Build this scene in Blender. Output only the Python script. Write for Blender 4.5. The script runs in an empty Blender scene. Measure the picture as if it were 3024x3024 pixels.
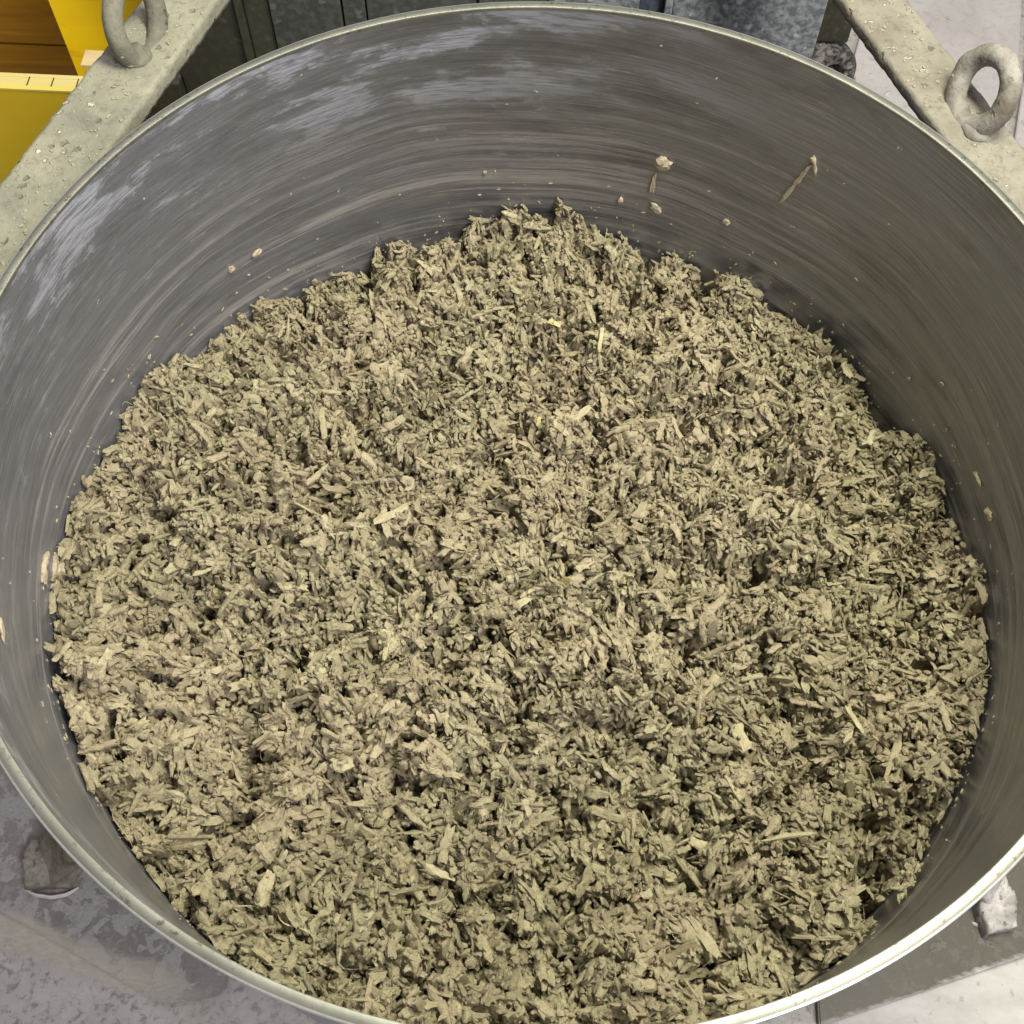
import bpy, bmesh, math, random
import numpy as np
from mathutils import Vector, Matrix, noise as mn

random.seed(7)
rng = np.random.default_rng(11)
SC = bpy.context.scene
C = SC.collection
R = math.radians

# ------------------------------------------------------------------ camera
cam_d = bpy.data.cameras.new("camera")
cam = bpy.data.objects.new("camera", cam_d)
C.objects.link(cam)
fw = Vector((-0.02000863, 0.46940211, -0.88275779))
rt = Vector((0.99844784, 0.05528244, 0.00676529))
up = Vector((-0.05197665, 0.88125224, 0.46977964))
m = Matrix((rt, up, -fw)).transposed().to_4x4()
m.translation = Vector((0.0, -0.54615, 0.82665))
cam.matrix_world = m
cam_d.sensor_width = 36
cam_d.lens = 36 * 3450.49 / 3024
cam_d.clip_start = 0.02
cam_d.clip_end = 60
SC.camera = cam

# ------------------------------------------------------------------ light
w = bpy.data.worlds.new("World")
SC.world = w
w.use_nodes = True
bg = w.node_tree.nodes["Background"]
bg.inputs[0].default_value = (0.93, 0.95, 1.0, 1)
bg.inputs[1].default_value = 0.26


def area(name, loc, target, size, power, color, size_y=None):
    d = bpy.data.lights.new(name, 'AREA')
    d.shape = 'RECTANGLE'
    d.size = size
    d.size_y = size_y or size
    d.energy = power
    d.color = color
    o = bpy.data.objects.new(name, d)
    o.location = loc
    o.rotation_euler = (Vector(target) - Vector(loc)).to_track_quat('-Z', 'Y').to_euler()
    C.objects.link(o)
    return o


area("ceiling_lamp", (0.48, 0.22, 1.5), (0.12, 0.02, -0.3), 1.0, 55, (1.0, 0.97, 0.78), 0.25)
area("ceiling_lamp", (-0.9, 1.2, 2.6), (0.0, 0.0, -0.3), 1.3, 14, (1.0, 0.93, 0.90), 0.5)
area("daylight_opening", (1.7, -2.0, 2.5), (0.1, -0.1, -0.35), 1.0, 84, (1.0, 0.935, 0.99), 1.2)

SC.view_settings.view_transform = 'Standard'
SC.view_settings.look = 'None'
SC.view_settings.exposure = 0.0
SC.view_settings.gamma = 1.0


# ------------------------------------------------------------------ helpers
def mesh_obj(name, me, mat=None, parent=None):
    o = bpy.data.objects.new(name, me)
    if mat is not None and len(me.materials) == 0:
        me.materials.append(mat)
    C.objects.link(o)
    if parent is not None:
        o.parent = parent
    return o


def from_bm(name, bm, mat, parent=None, smooth=False):
    me = bpy.data.meshes.new(name)
    bmesh.ops.recalc_face_normals(bm, faces=bm.faces[:])
    bm.to_mesh(me)
    bm.free()
    if smooth:
        me.polygons.foreach_set('use_smooth', [True] * len(me.polygons))
    return mesh_obj(name, me, mat, parent)


def thing(name, label, cat, loc=(0, 0, 0), group=None):
    o = bpy.data.objects.new(name, None)
    o.location = loc
    o.empty_display_size = 0.05
    C.objects.link(o)
    tag(o, label, cat, group)
    return o


def tag(o, label=None, cat=None, group=None, kind=None):
    if label:
        o['label'] = label
    if cat:
        o['category'] = cat
    if group:
        o['group'] = group
    if kind:
        o['kind'] = kind
    return o


def rel(parent, o):
    """keep world geometry although parented to an empty that is moved"""
    o.matrix_parent_inverse = Matrix.Translation(parent.location).inverted()
    return o


def box_bm(x0, x1, y0, y1, z0, z1, bev=0.0, bm=None):
    bm = bm or bmesh.new()
    r = bmesh.ops.create_cube(bm, size=1.0)
    vs = r['verts']
    for v in vs:
        v.co = Vector(((x0 + x1) / 2 + v.co.x * (x1 - x0), (y0 + y1) / 2 + v.co.y * (y1 - y0), (z0 + z1) / 2 + v.co.z * (z1 - z0)))
    if bev > 0:
        es = list({e for v in vs for e in v.link_edges})
        bmesh.ops.bevel(bm, geom=es, offset=bev, segments=2, affect='EDGES', profile=0.6)
    return bm


def lathe(name, prof, mat, parent=None, n=288, closed=True, smooth=True):
    vs, fs = [], []
    k = len(prof)
    for i in range(n):
        a = 2 * math.pi * i / n
        ca, sa = math.cos(a), math.sin(a)
        for r, z in prof:
            vs.append((r * ca, r * sa, z))
    for i in range(n):
        j = (i + 1) % n
        for q in range(k if closed else k - 1):
            q2 = (q + 1) % k
            fs.append((i * k + q, j * k + q, j * k + q2, i * k + q2))
    me = bpy.data.meshes.new(name)
    me.from_pydata(vs, [], fs)
    bm = bmesh.new()
    bm.from_mesh(me)
    bmesh.ops.recalc_face_normals(bm, faces=bm.faces[:])
    bm.to_mesh(me)
    bm.free()
    if smooth:
        me.polygons.foreach_set('use_smooth', [True] * len(me.polygons))
        me.set_sharp_from_angle(angle=R(28))
    return mesh_obj(name, me, mat, parent)


def prism(name, pts, z0, z1, mat, parent=None, bev=0.0):
    bm = bmesh.new()
    a = [bm.verts.new((x, y, z1)) for x, y in pts]
    f = bm.faces.new(a)
    r = bmesh.ops.extrude_face_region(bm, geom=[f])
    for v in r['geom']:
        if isinstance(v, bmesh.types.BMVert):
            v.co.z = z0
    if bev:
        bmesh.ops.bevel(bm, geom=bm.edges[:], offset=bev, segments=2, affect='EDGES')
    return from_bm(name, bm, mat, parent)


# ------------------------------------------------------------------ materials
class NT:
    def __init__(self, name):
        self.m = bpy.data.materials.new(name)
        self.m.use_nodes = True
        self.t = self.m.node_tree
        self.b = self.t.nodes['Principled BSDF']
        self.out = self.t.nodes['Material Output']

    def n(self, typ, **kw):
        nd = self.t.nodes.new(typ)
        for k_, v in kw.items():
            setattr(nd, k_, v)
        return nd

    def l(self, a, b):
        self.t.links.new(a, b)

    def setv(self, sock, v):
        if isinstance(v, (int, float)):
            sock.default_value = v
        elif isinstance(v, (tuple, list)):
            sock.default_value = tuple(v) if len(v) != 3 or sock.type == 'VECTOR' else (*v, 1)
        else:
            self.l(v, sock)

    def coords(self, scale=(1, 1, 1), kind='Object', loc=(0, 0, 0), rot=(0, 0, 0)):
        tc = self.n('ShaderNodeTexCoord')
        mp = self.n('ShaderNodeMapping')
        mp.inputs['Scale'].default_value = scale
        mp.inputs['Location'].default_value = loc
        mp.inputs['Rotation'].default_value = rot
        self.l(tc.outputs[kind], mp.inputs[0])
        return mp.outputs[0]

    def noise(self, vec, scale, detail=4, rough=0.55, dist=0.0):
        nd = self.n('ShaderNodeTexNoise')
        self.setv(nd.inputs['Vector'], vec)
        nd.inputs['Scale'].default_value = scale
        nd.inputs['Detail'].default_value = detail
        nd.inputs['Roughness'].default_value = rough
        nd.inputs['Distortion'].default_value = dist
        return nd.outputs['Fac']

    def voro(self, vec, scale, feature='F1', out='Distance', rand=1.0):
        nd = self.n('ShaderNodeTexVoronoi', feature=feature)
        ns = self.n('ShaderNodeTexNoise')
        self.setv(ns.inputs['Vector'], vec)
        ns.inputs['Scale'].default_value = scale * 2.2
        ns.inputs['Detail'].default_value = 3
        va = self.n('ShaderNodeVectorMath', operation='MULTIPLY_ADD')
        self.l(ns.outputs['Color'], va.inputs[0])
        va.inputs[1].default_value = (0.9 / scale,) * 3
        self.setv(va.inputs[2], vec)
        self.setv(nd.inputs['Vector'], va.outputs[0])
        nd.inputs['Scale'].default_value = scale
        nd.inputs['Randomness'].default_value = rand
        return nd.outputs[out]

    def ramp(self, fac, stops, interp='LINEAR'):
        nd = self.n('ShaderNodeValToRGB')
        nd.color_ramp.interpolation = interp
        els = nd.color_ramp.elements
        while len(els) < len(stops):
            els.new(0.5)
        for e, (p_, c_) in zip(els, stops):
            e.position = p_
            e.color = (c_, c_, c_, 1) if isinstance(c_, (int, float)) else (*c_, 1)
        self.setv(nd.inputs[0], fac)
        return nd.outputs[0]

    def mix(self, fac, a, b, mode='MIX'):
        nd = self.n('ShaderNodeMix', data_type='RGBA', blend_type=mode)
        self.setv(nd.inputs[0], fac)
        self.setv(nd.inputs[6], a)
        self.setv(nd.inputs[7], b)
        return nd.outputs[2]

    def math(self, op, a, b=0.0, c=None, clamp=False):
        nd = self.n('ShaderNodeMath', operation=op, use_clamp=clamp)
        self.setv(nd.inputs[0], a)
        self.setv(nd.inputs[1], b)
        if c is not None:
            self.setv(nd.inputs[2], c)
        return nd.outputs[0]

    def bump(self, h, strength=0.5, dist=0.002, normal=None):
        nd = self.n('ShaderNodeBump')
        nd.inputs['Strength'].default_value = strength
        nd.inputs['Distance'].default_value = dist
        self.setv(nd.inputs['Height'], h)
        if normal is not None:
            self.l(normal, nd.inputs['Normal'])
        return nd.outputs[0]

    def set(self, **kw):
        for k_, v in kw.items():
            self.setv(self.b.inputs[k_.replace('_', ' ')], v)
        return self


def mat_shiv():
    t = NT('clay_coated_shiv')
    at = t.n('ShaderNodeAttribute', attribute_type='INSTANCER', attribute_name='tint')
    base = t.ramp(at.outputs['Fac'], [(0.0, (0.32, 0.28, 0.18)), (0.35, (0.455, 0.403, 0.260)), (0.7, (0.54, 0.484, 0.315)),
                                      (0.93, (0.64, 0.58, 0.37)), (0.97, (0.66, 0.56, 0.23)), (1.0, (0.68, 0.57, 0.22))])
    geo = t.n('ShaderNodeNewGeometry')
    n1 = t.noise(geo.outputs['Position'], 420, 5, 0.65)
    n2 = t.noise(geo.outputs['Position'], 95, 3, 0.5)
    n3 = t.noise(geo.outputs['Position'], 7, 2, 0.5)
    c = t.mix(t.ramp(n1, [(0.30, 0.65), (0.55, 0.0)]), base, (0.17, 0.14, 0.08))
    c = t.mix(t.ramp(n2, [(0.35, 0.30), (0.62, 0.0)]), c, (0.20, 0.175, 0.12))
    c = t.mix(t.ramp(n3, [(0.42, 0.0), (0.62, 0.3)]), c, (0.50, 0.405, 0.285))
    fib = t.noise(t.coords((2.2, 9, 9)), 1.6, 4, 0.6)
    c = t.mix(t.ramp(fib, [(0.34, 0.5), (0.50, 0.0)]), c, (0.19, 0.16, 0.095))
    h = t.math('ADD', t.math('ADD', n1, t.math('MULTIPLY', n2, 1.2)), t.math('MULTIPLY', fib, 1.2))
    t.set(Base_Color=c, Roughness=0.92, Specular_IOR_Level=0.15, Normal=t.bump(h, 0.9, 0.0011))
    return t.m


def mat_chip_plain(name, col, dark=(0.24, 0.20, 0.13)):
    t = NT(name)
    v = t.coords()
    n1 = t.noise(v, 420, 5, 0.65)
    n2 = t.noise(t.coords((60, 420, 420)), 1, 4, 0.6)
    c = t.mix(t.ramp(n1, [(0.30, 0.55), (0.55, 0.0)]), col, dark)
    c = t.mix(t.ramp(n2, [(0.32, 0.5), (0.56, 0.0)]), c, dark)
    t.set(Base_Color=c, Roughness=0.9, Specular_IOR_Level=0.15, Normal=t.bump(t.math('ADD', n1, n2), 0.9, 0.0011))
    return t.m


def mat_drum_inside():
    t = NT('scratched_steel')
    # streaks run round the drum; a slow warp makes them wander up and down
    tc = t.n('ShaderNodeTexCoord')
    sx = t.n('ShaderNodeSeparateXYZ')
    t.l(tc.outputs['Object'], sx.inputs[0])
    slow = t.noise(tc.outputs['Object'], 2.2, 2, 0.5)
    zz = t.math('ADD', sx.outputs[2], t.math('MULTIPLY', t.math('SUBTRACT', slow, 0.5), 0.06))
    zz = t.math('ADD', zz, t.math('MULTIPLY', sx.outputs[0], 0.035))

    def streak(xy, z, detail=5, rough=0.6, off=0.0):
        cb = t.n('ShaderNodeCombineXYZ')
        t.setv(cb.inputs[0], t.math('MULTIPLY', sx.outputs[0], xy))
        t.setv(cb.inputs[1], t.math('MULTIPLY_ADD', sx.outputs[1], xy, off))
        t.setv(cb.inputs[2], t.math('MULTIPLY', zz, z))
        return t.noise(cb.outputs[0], 1.0, detail, rough)

    s1 = streak(2.4, 110)
    s2 = streak(4.0, 330, 5, 0.7, 11.0)
    s3 = streak(1.6, 34, 3, 0.5, 23.0)
    s4 = streak(9.0, 620, 3, 0.55, 31.0)
    blot = streak(7.0, 24, 5, 0.65, 41.0)
    blot2 = streak(26.0, 60, 5, 0.75, 51.0)
    # height masks: clay film thickest where the paddles sweep (lower half)
    low = t.ramp(t.math('MULTIPLY', sx.outputs[2], -1.0), [(0.05, 0.12), (0.13, 0.50), (0.22, 1.0), (0.5, 1.0)])
    top = t.ramp(t.math('MULTIPLY', sx.outputs[2], -1.0), [(0.0, 1.0), (0.10, 0.75), (0.17, 0.1), (0.25, 0.0)])
    film = t.ramp(s1, [(0.45, 0.0), (0.54, 0.6), (0.62, 1.0)])
    film = t.math('ADD', film, t.math('MULTIPLY', t.ramp(s2, [(0.48, 0.0), (0.66, 0.9)]), 0.7), clamp=True)
    film = t.math('MULTIPLY', film, t.ramp(s3, [(0.36, 0.22), (0.6, 1.0)]))
    film = t.math('MULTIPLY', t.math('MULTIPLY', film, 0.85), low, clamp=True)
    smear_sheen = t.math('MULTIPLY', t.ramp(blot, [(0.46, 0.0), (0.56, 0.85)]), top)
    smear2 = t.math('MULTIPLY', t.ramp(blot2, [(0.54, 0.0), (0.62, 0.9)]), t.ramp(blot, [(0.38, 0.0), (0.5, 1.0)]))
    smear_sheen = t.math('MAXIMUM', smear_sheen, t.math('MULTIPLY', smear2, t.ramp(t.math('MULTIPLY', sx.outputs[2], -1.0), [(0.0, 0.9), (0.2, 0.5), (0.3, 0.15)])))
    grain = streak(30.0, 420, 4, 0.7, 61.0)
    smear_sheen = t.math('MULTIPLY', smear_sheen, t.ramp(grain, [(0.36, 0.35), (0.56, 1.0)]))
    film = t.math('MULTIPLY', film, t.ramp(grain, [(0.34, 0.5), (0.54, 1.0)]))
    scr = t.ramp(streak(9.0, 420, 3, 0.6, 71.0), [(0.62, 0.0), (0.66, 0.9)])
    left = t.ramp(t.math('MULTIPLY_ADD', sx.outputs[0], -1.0, 0.5), [(0.40, 0.0), (0.85, 0.36)])  # pale sheen of reflected side light painted onto the left wall
    smear_sheen = t.math('MAXIMUM', smear_sheen, t.math('MULTIPLY', left, t.ramp(grain, [(0.3, 0.5), (0.7, 1.0)])))
    smear_sheen = t.math('MAXIMUM', t.math('MULTIPLY', smear_sheen, t.ramp(t.math('MULTIPLY_ADD', sx.outputs[0], -1.0, 0.5), [(0.25, 0.25), (0.62, 1.0)])), t.math('MULTIPLY', top, 0.12))
    steel = t.ramp(s4, [(0.3, (0.20, 0.212, 0.255)), (0.7, (0.35, 0.372, 0.45))])
    steel = t.mix(t.ramp(blot, [(0.30, 0.6), (0.48, 0.0)]), steel, (0.10, 0.10, 0.11))
    col = t.mix(film, steel, (0.38, 0.35, 0.295))
    col = t.mix(smear_sheen, col, (0.47, 0.485, 0.57))  # dust smears together with the painted bluish sheen
    col = t.mix(t.math('MULTIPLY', scr, t.ramp(blot2, [(0.45, 0.0), (0.6, 0.8)])), col, (0.55, 0.54, 0.50))
    # small bright nicks
    vd = t.voro(t.coords((1, 1, 1)), 62)
    vr = t.voro(t.coords((1, 1, 1)), 62, out='Color')
    vs_ = t.n('ShaderNodeSeparateColor')
    t.l(vr, vs_.inputs[0])
    spot = t.math('MULTIPLY', t.ramp(vd, [(0.07, 1.0), (0.11, 0.0)]), t.ramp(vs_.outputs[0], [(0.86, 0.0), (0.88, 1.0)]))
    col = t.mix(spot, col, (0.75, 0.75, 0.72))
    metal = t.math('SUBTRACT', 0.88, t.math('MULTIPLY', t.math('MAXIMUM', film, t.math('MAXIMUM', smear_sheen, spot)), 0.72), clamp=True)
    rough = t.math('ADD', 0.34, t.math('MULTIPLY', t.math('MAXIMUM', film, smear_sheen), 0.34))
    tg = t.n('ShaderNodeTangent', direction_type='RADIAL', axis='Z')
    h = t.math('ADD', t.math('MULTIPLY', s2, 0.6), t.math('MULTIPLY', s4, 0.4))
    t.set(Base_Color=col, Metallic=metal, Roughness=rough, Anisotropic=0.65, Normal=t.bump(h, 0.35, 0.0006))
    t.l(tg.outputs[0], t.b.inputs['Tangent'])
    return t.m


def mat_rim():
    t = NT('worn_rim_steel')
    v = t.coords()
    n1 = t.noise(v, 14, 4, 0.6)
    n2 = t.noise(v, 170, 4, 0.65)
    n3 = t.noise(v, 3.0, 2, 0.5)
    c = t.ramp(n1, [(0.3, (0.18, 0.185, 0.16)), (0.7, (0.26, 0.26, 0.225))])
    d = t.math('MULTIPLY', t.ramp(n2, [(0.57, 0.0), (0.64, 1.0)]), t.ramp(n3, [(0.40, 0.15), (0.55, 0.95)]))
    c = t.mix(d, c, (0.09, 0.08, 0.05))
    t.set(Base_Color=c, Metallic=0.68, Roughness=0.42, Normal=t.bump(n2, 0.25, 0.0005))
    return t.m


def mat_crust(name, a, b, dark, scale=1.0, rough=0.95):
    """dust-caked steel: mottled cream crust with pits"""
    t = NT(name)
    v = t.coords()
    n1 = t.noise(v, 16 * scale, 5, 0.6, 0.4)
    n2 = t.noise(v, 120 * scale, 4, 0.65)
    vo = t.voro(v, 75 * scale)
    vc = t.n('ShaderNodeSeparateColor')
    t.l(t.voro(v, 75 * scale, out='Color'), vc.inputs[0])
    pit = t.math('MULTIPLY', t.ramp(vo, [(0.16, 1.0), (0.34, 0.0)]), t.ramp(vc.outputs[0], [(0.76, 0.0), (0.82, 1.0)]))
    chip = t.math('MULTIPLY', t.ramp(vo, [(0.14, 1.0), (0.24, 0.0)]), t.ramp(vc.outputs[1], [(0.84, 0.0), (0.88, 1.0)]))
    c = t.ramp(n1, [(0.32, a), (0.66, b)])
    c = t.mix(t.ramp(n2, [(0.28, 0.55), (0.5, 0.0)]), c, dark)
    c = t.mix(t.math('MULTIPLY', pit, 0.55), c, dark)
    c = t.mix(t.math('MULTIPLY', chip, 0.6), c, (0.72, 0.68, 0.56))
    h = t.math('SUBTRACT', t.math('ADD', t.math('MULTIPLY', n2, 0.8), chip), pit)
    t.set(Base_Color=c, Roughness=rough, Specular_IOR_Level=0.2, Normal=t.bump(h, 0.8, 0.0022))
    return t.m


def dust_and_glare(t, c):
    """clay dust along the left plate edge; bright daylight painted pale on the right floor"""
    tc = t.n('ShaderNodeTexCoord')
    sp = t.n('ShaderNodeSeparateXYZ')
    t.l(tc.outputs['Object'], sp.inputs[0])
    n1 = t.noise(t.coords((18, 46, 1), rot=(0, 0, R(16))), 1.0, 6, 0.65)
    n2 = t.noise(t.coords((90, 260, 1), rot=(0, 0, R(16))), 1.0, 4, 0.7)
    wob = t.math('ADD', t.math('MULTIPLY', t.math('SUBTRACT', n1, 0.5), 0.050), t.math('MULTIPLY', t.math('SUBTRACT', n2, 0.5), 0.020))
    # left: distance from the line (-0.654,-0.349) to (-0.415,-0.415)
    dx, dy = 0.9639, -0.2662
    nx, ny = -dy, dx
    d = t.math('ADD', t.math('MULTIPLY', sp.outputs[0], nx), t.math('MULTIPLY_ADD', sp.outputs[1], ny, 0.654 * nx + 0.349 * ny))
    d = t.math('ADD', d, wob)
    along = t.math('ADD', t.math('MULTIPLY', sp.outputs[0], dx), t.math('MULTIPLY_ADD', sp.outputs[1], dy, 0.654 * dx + 0.349 * dy))
    bl = t.math('MULTIPLY', t.ramp(t.math('ABSOLUTE', d), [(0.010, 0.85), (0.026, 0.0)]), t.ramp(along, [(0.20, 1.0), (0.31, 0.12)]))
    bl = t.math('MULTIPLY', bl, t.ramp(sp.outputs[0], [(0.0, 1.0), (0.01, 0.0)]))
    # right: thin dust and painted daylight outward of the line (0.391,-0.405) to (0.647,-0.310)
    ex, ey = 0.9375, 0.3479
    mx, my = ey, -ex
    e = t.math('ADD', t.math('MULTIPLY', sp.outputs[0], mx), t.math('MULTIPLY_ADD', sp.outputs[1], my, -(0.391 * mx - 0.405 * my) + 0.004))
    e = t.math('ADD', e, t.math('MULTIPLY', wob, 0.45))
    br = t.math('MULTIPLY', t.ramp(e, [(0.0, 0.0), (0.008, 0.9)]), t.ramp(e, [(0.05, 1.0), (0.5, 0.2)]))
    br = t.math('MULTIPLY', br, t.ramp(sp.outputs[0], [(0.34, 0.0), (0.40, 1.0)]))
    tone = t.ramp(n2, [(0.3, (0.40, 0.37, 0.30)), (0.7, (0.52, 0.49, 0.41))])
    tone2 = t.ramp(n1, [(0.3, (0.46, 0.445, 0.42)), (0.7, (0.58, 0.57, 0.55))])
    vs2 = t.voro(tc.outputs['Object'], 55)
    tone2 = t.mix(t.ramp(vs2, [(0.10, 0.6), (0.22, 0.0)]), tone2, (0.30, 0.28, 0.26))
    c = t.mix(bl, c, tone)
    return t.mix(br, c, tone2)


def mat_concrete():
    t = NT('stained_concrete')
    v = t.coords()
    n1 = t.noise(v, 5, 6, 0.62, 0.5)
    n2 = t.noise(v, 85, 5, 0.7, 0.4)
    n3 = t.noise(v, 24, 4, 0.6, 0.8)
    vo = t.voro(v, 34)
    c = t.ramp(n1, [(0.3, (0.36, 0.345, 0.325)), (0.7, (0.52, 0.505, 0.475))])
    c = t.mix(t.ramp(n2, [(0.38, 0.8), (0.50, 0.0)]), c, (0.21, 0.195, 0.185))
    c = t.mix(t.ramp(n3, [(0.56, 0.0), (0.66, 0.5)]), c, (0.56, 0.54, 0.51))
    c = t.mix(t.ramp(vo, [(0.05, 0.35), (0.14, 0.0)]), c, (0.17, 0.15, 0.13))
    c = dust_and_glare(t, c)
    t.set(Base_Color=c, Roughness=0.88, Specular_IOR_Level=0.25, Normal=t.bump(n2, 0.6, 0.002))
    return t.m


def mat_plate(name, base, film, rough=0.5, amount=0.5):
    """base plate: splashed slurry dried in flat, sharp-edged islands"""
    t = NT(name)
    v = t.coords()
    n1 = t.noise(v, 22, 5, 0.6, 0.45)
    n2 = t.noise(v, 75, 4, 0.6, 0.4)
    n3 = t.noise(v, 6, 3, 0.5)
    n4 = t.noise(v, 300, 3, 0.6)
    isl = t.ramp(n1, [(amount, 0.0), (amount + 0.025, 1.0)])
    isl2 = t.math('MULTIPLY', t.ramp(n2, [(0.56, 0.0), (0.585, 1.0)]), 0.7)
    c = t.ramp(n3, [(0.3, tuple(q * 0.72 for q in base)), (0.7, base)])
    c = t.mix(t.math('MULTIPLY', isl, 0.7), c, film)
    c = t.mix(t.math('MULTIPLY', isl2, 0.5), c, film)
    c = t.mix(t.ramp(n4, [(0.3, 0.35), (0.5, 0.0)]), c, tuple(q * 0.5 for q in base))
    n5 = t.noise(v, 34, 6, 0.7, 0.4)
    c = t.mix(t.ramp(n5, [(0.34, 0.55), (0.50, 0.0)]), c, tuple(q * 0.62 for q in base))
    c = dust_and_glare(t, c)
    h = t.math('ADD', t.math('MULTIPLY', isl, 0.8), t.math('MULTIPLY', n4, 0.3))
    t.set(Base_Color=c, Roughness=rough, Normal=t.bump(h, 0.5, 0.001))
    return t.m


def mat_wood(name, a, b, knot, axis='x', rough=0.5):
    t = NT(name)
    sc = {'x': (1.2, 14, 14), 'y': (14, 1.2, 14), 'z': (14, 14, 1.2)}[axis]
    g = t.noise(t.coords(sc), 3.0, 5, 0.6, 0.5)
    k2 = t.noise(t.coords(), 3.2, 3, 0.5)
    vo = t.voro(t.coords({'x': (1, 2.0, 2.0), 'y': (2.0, 1, 2.0), 'z': (2, 2, 1.0)}[axis]), 5.0)
    c = t.ramp(g, [(0.3, a), (0.7, b)])
    c = t.mix(t.ramp(vo, [(0.07, 0.75), (0.20, 0.0)]), c, knot)
    c = t.mix(t.ramp(k2, [(0.5, 0.0), (0.75, 0.35)]), c, knot)
    t.set(Base_Color=c, Roughness=rough, Normal=t.bump(g, 0.3, 0.001))
    return t.m


def mat_panel(name, base, dusty, amt, spec=0.4):
    t = NT(name)
    v = t.coords()
    n1 = t.noise(v, 9, 5, 0.6, 0.6)
    n2 = t.noise(v, 95, 4, 0.6, 0.3)
    vo = t.voro(v, 60)
    vc = t.n('ShaderNodeSeparateColor')
    t.l(t.voro(v, 60, out='Color'), vc.inputs[0])
    fl = t.math('MULTIPLY', t.ramp(vo, [(0.22, 1.0), (0.34, 0.0)]), t.ramp(vc.outputs[0], [(0.80 - amt * 0.2, 0.0), (0.84 - amt * 0.2, 1.0)]))
    c = t.ramp(n1, [(0.3, tuple(q * 0.75 for q in base)), (0.7, base)])
    c = t.mix(t.math('MULTIPLY', t.ramp(n2, [(0.42, 0.0), (0.62, 1.0)]), amt), c, dusty)
    c = t.mix(t.math('MULTIPLY', fl, amt), c, tuple(min(1, q * 1.5) for q in dusty))
    t.set(Base_Color=c, Roughness=0.6, Specular_IOR_Level=spec, Normal=t.bump(n2, 0.3, 0.001))
    return t.m


M_shiv = mat_shiv()
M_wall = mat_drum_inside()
M_rim = mat_rim()
M_bar = mat_crust('dust_caked_steel', (0.20, 0.196, 0.16), (0.31, 0.30, 0.23), (0.12, 0.115, 0.085))
M_bar2 = mat_crust('dust_caked_steel_pale', (0.165, 0.152, 0.122), (0.265, 0.248, 0.205), (0.09, 0.082, 0.062))
M_eye = mat_crust('grimy_forged_steel', (0.13, 0.125, 0.10), (0.22, 0.21, 0.165), (0.09, 0.085, 0.065), 1.2, 0.8)
M_eye2 = mat_crust('caked_forged_steel', (0.12, 0.105, 0.08), (0.34, 0.325, 0.30), (0.07, 0.062, 0.045), 1.2, 0.85)
M_floor = mat_concrete()
M_plate = mat_plate('splashed_base_plate', (0.25, 0.235, 0.22), (0.40, 0.385, 0.375), 0.5, 0.5)
M_plate2 = mat_plate('brown_grey_base_plate', (0.115, 0.103, 0.080), (0.145, 0.135, 0.115), 0.45, 0.6)
M_ridge = mat_crust('dry_clay_dust', (0.36, 0.335, 0.27), (0.47, 0.44, 0.36), (0.28, 0.25, 0.20), 1.0)
M_foot = mat_crust('rusty_crusted_casting', (0.13, 0.105, 0.07), (0.36, 0.335, 0.29), (0.07, 0.055, 0.035), 1.3)
M_foot2 = mat_crust('plaster_crusted_casting', (0.20, 0.175, 0.155), (0.60, 0.58, 0.56), (0.12, 0.10, 0.09), 1.5)
M_yellow = mat_wood('yellow_shuttering_board', (0.86, 0.58, 0.004), (0.92, 0.64, 0.006), (0.45, 0.24, 0.01))
M_shaded = mat_wood('shaded_pine_board', (0.22, 0.11, 0.008), (0.38, 0.20, 0.015), (0.09, 0.04, 0.004), 'z')  # pine coloured darker brown for the shade inside the crate
M_shaded2 = mat_wood('shaded_pine_floor_board', (0.19, 0.095, 0.008), (0.33, 0.18, 0.014), (0.08, 0.035, 0.004), 'x')
M_edge = mat_wood('pale_board_edge', (0.72, 0.60, 0.22), (0.78, 0.68, 0.33), (0.66, 0.50, 0.12))
M_ply = mat_wood('yellow_glue_ply', (0.76, 0.62, 0.12), (0.80, 0.68, 0.18), (0.70, 0.50, 0.06))
M_rawwood = mat_wood('raw_pine', (0.66, 0.50, 0.26), (0.74, 0.60, 0.35), (0.55, 0.38, 0.18))
M_dark = mat_panel('dark_olive_panel', (0.070, 0.073, 0.048), (0.10, 0.10, 0.07), 0.5)
M_dark2 = mat_panel('dark_green_grey_panel', (0.072, 0.080, 0.070), (0.13, 0.14, 0.125), 0.6)
M_blue = mat_panel('dusty_blue_grey_panel', (0.125, 0.14, 0.155), (0.28, 0.30, 0.32), 0.95)
M_blue2 = mat_panel('dark_blue_grey_strip', (0.05, 0.062, 0.085), (0.12, 0.14, 0.16), 0.4)
M_black = mat_panel('black_rubber', (0.030, 0.028, 0.022), (0.30, 0.28, 0.28), 0.6, 0.3)
M_shade_box = mat_panel('shadow_brown', (0.035, 0.033, 0.020), (0.07, 0.065, 0.045), 0.4)  # dark brown of the shadow over the wheel
M_board = mat_crust('pale_dusty_sheet', (0.47, 0.44, 0.44), (0.56, 0.53, 0.53), (0.36, 0.33, 0.32), 0.5)

# ------------------------------------------------------------------ ground
bm = bmesh.new()
box_bm(-4, 4, -4, 4, -0.80, -0.75, 0, bm)
floor = from_bm('floor', bm, M_floor)
tag(floor, 'stained grey concrete workshop floor', kind='structure')

# ------------------------------------------------------------------ mixer
mixer = thing('pan_mixer', 'round steel mixing pan with a wide open rim, held in a dust-caked steel frame', 'mixer', (0, 0, -0.75))


def mpart(o):
    o.parent = mixer
    o.matrix_parent_inverse = Matrix.Translation((0, 0, -0.75)).inverted()
    return o


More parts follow.
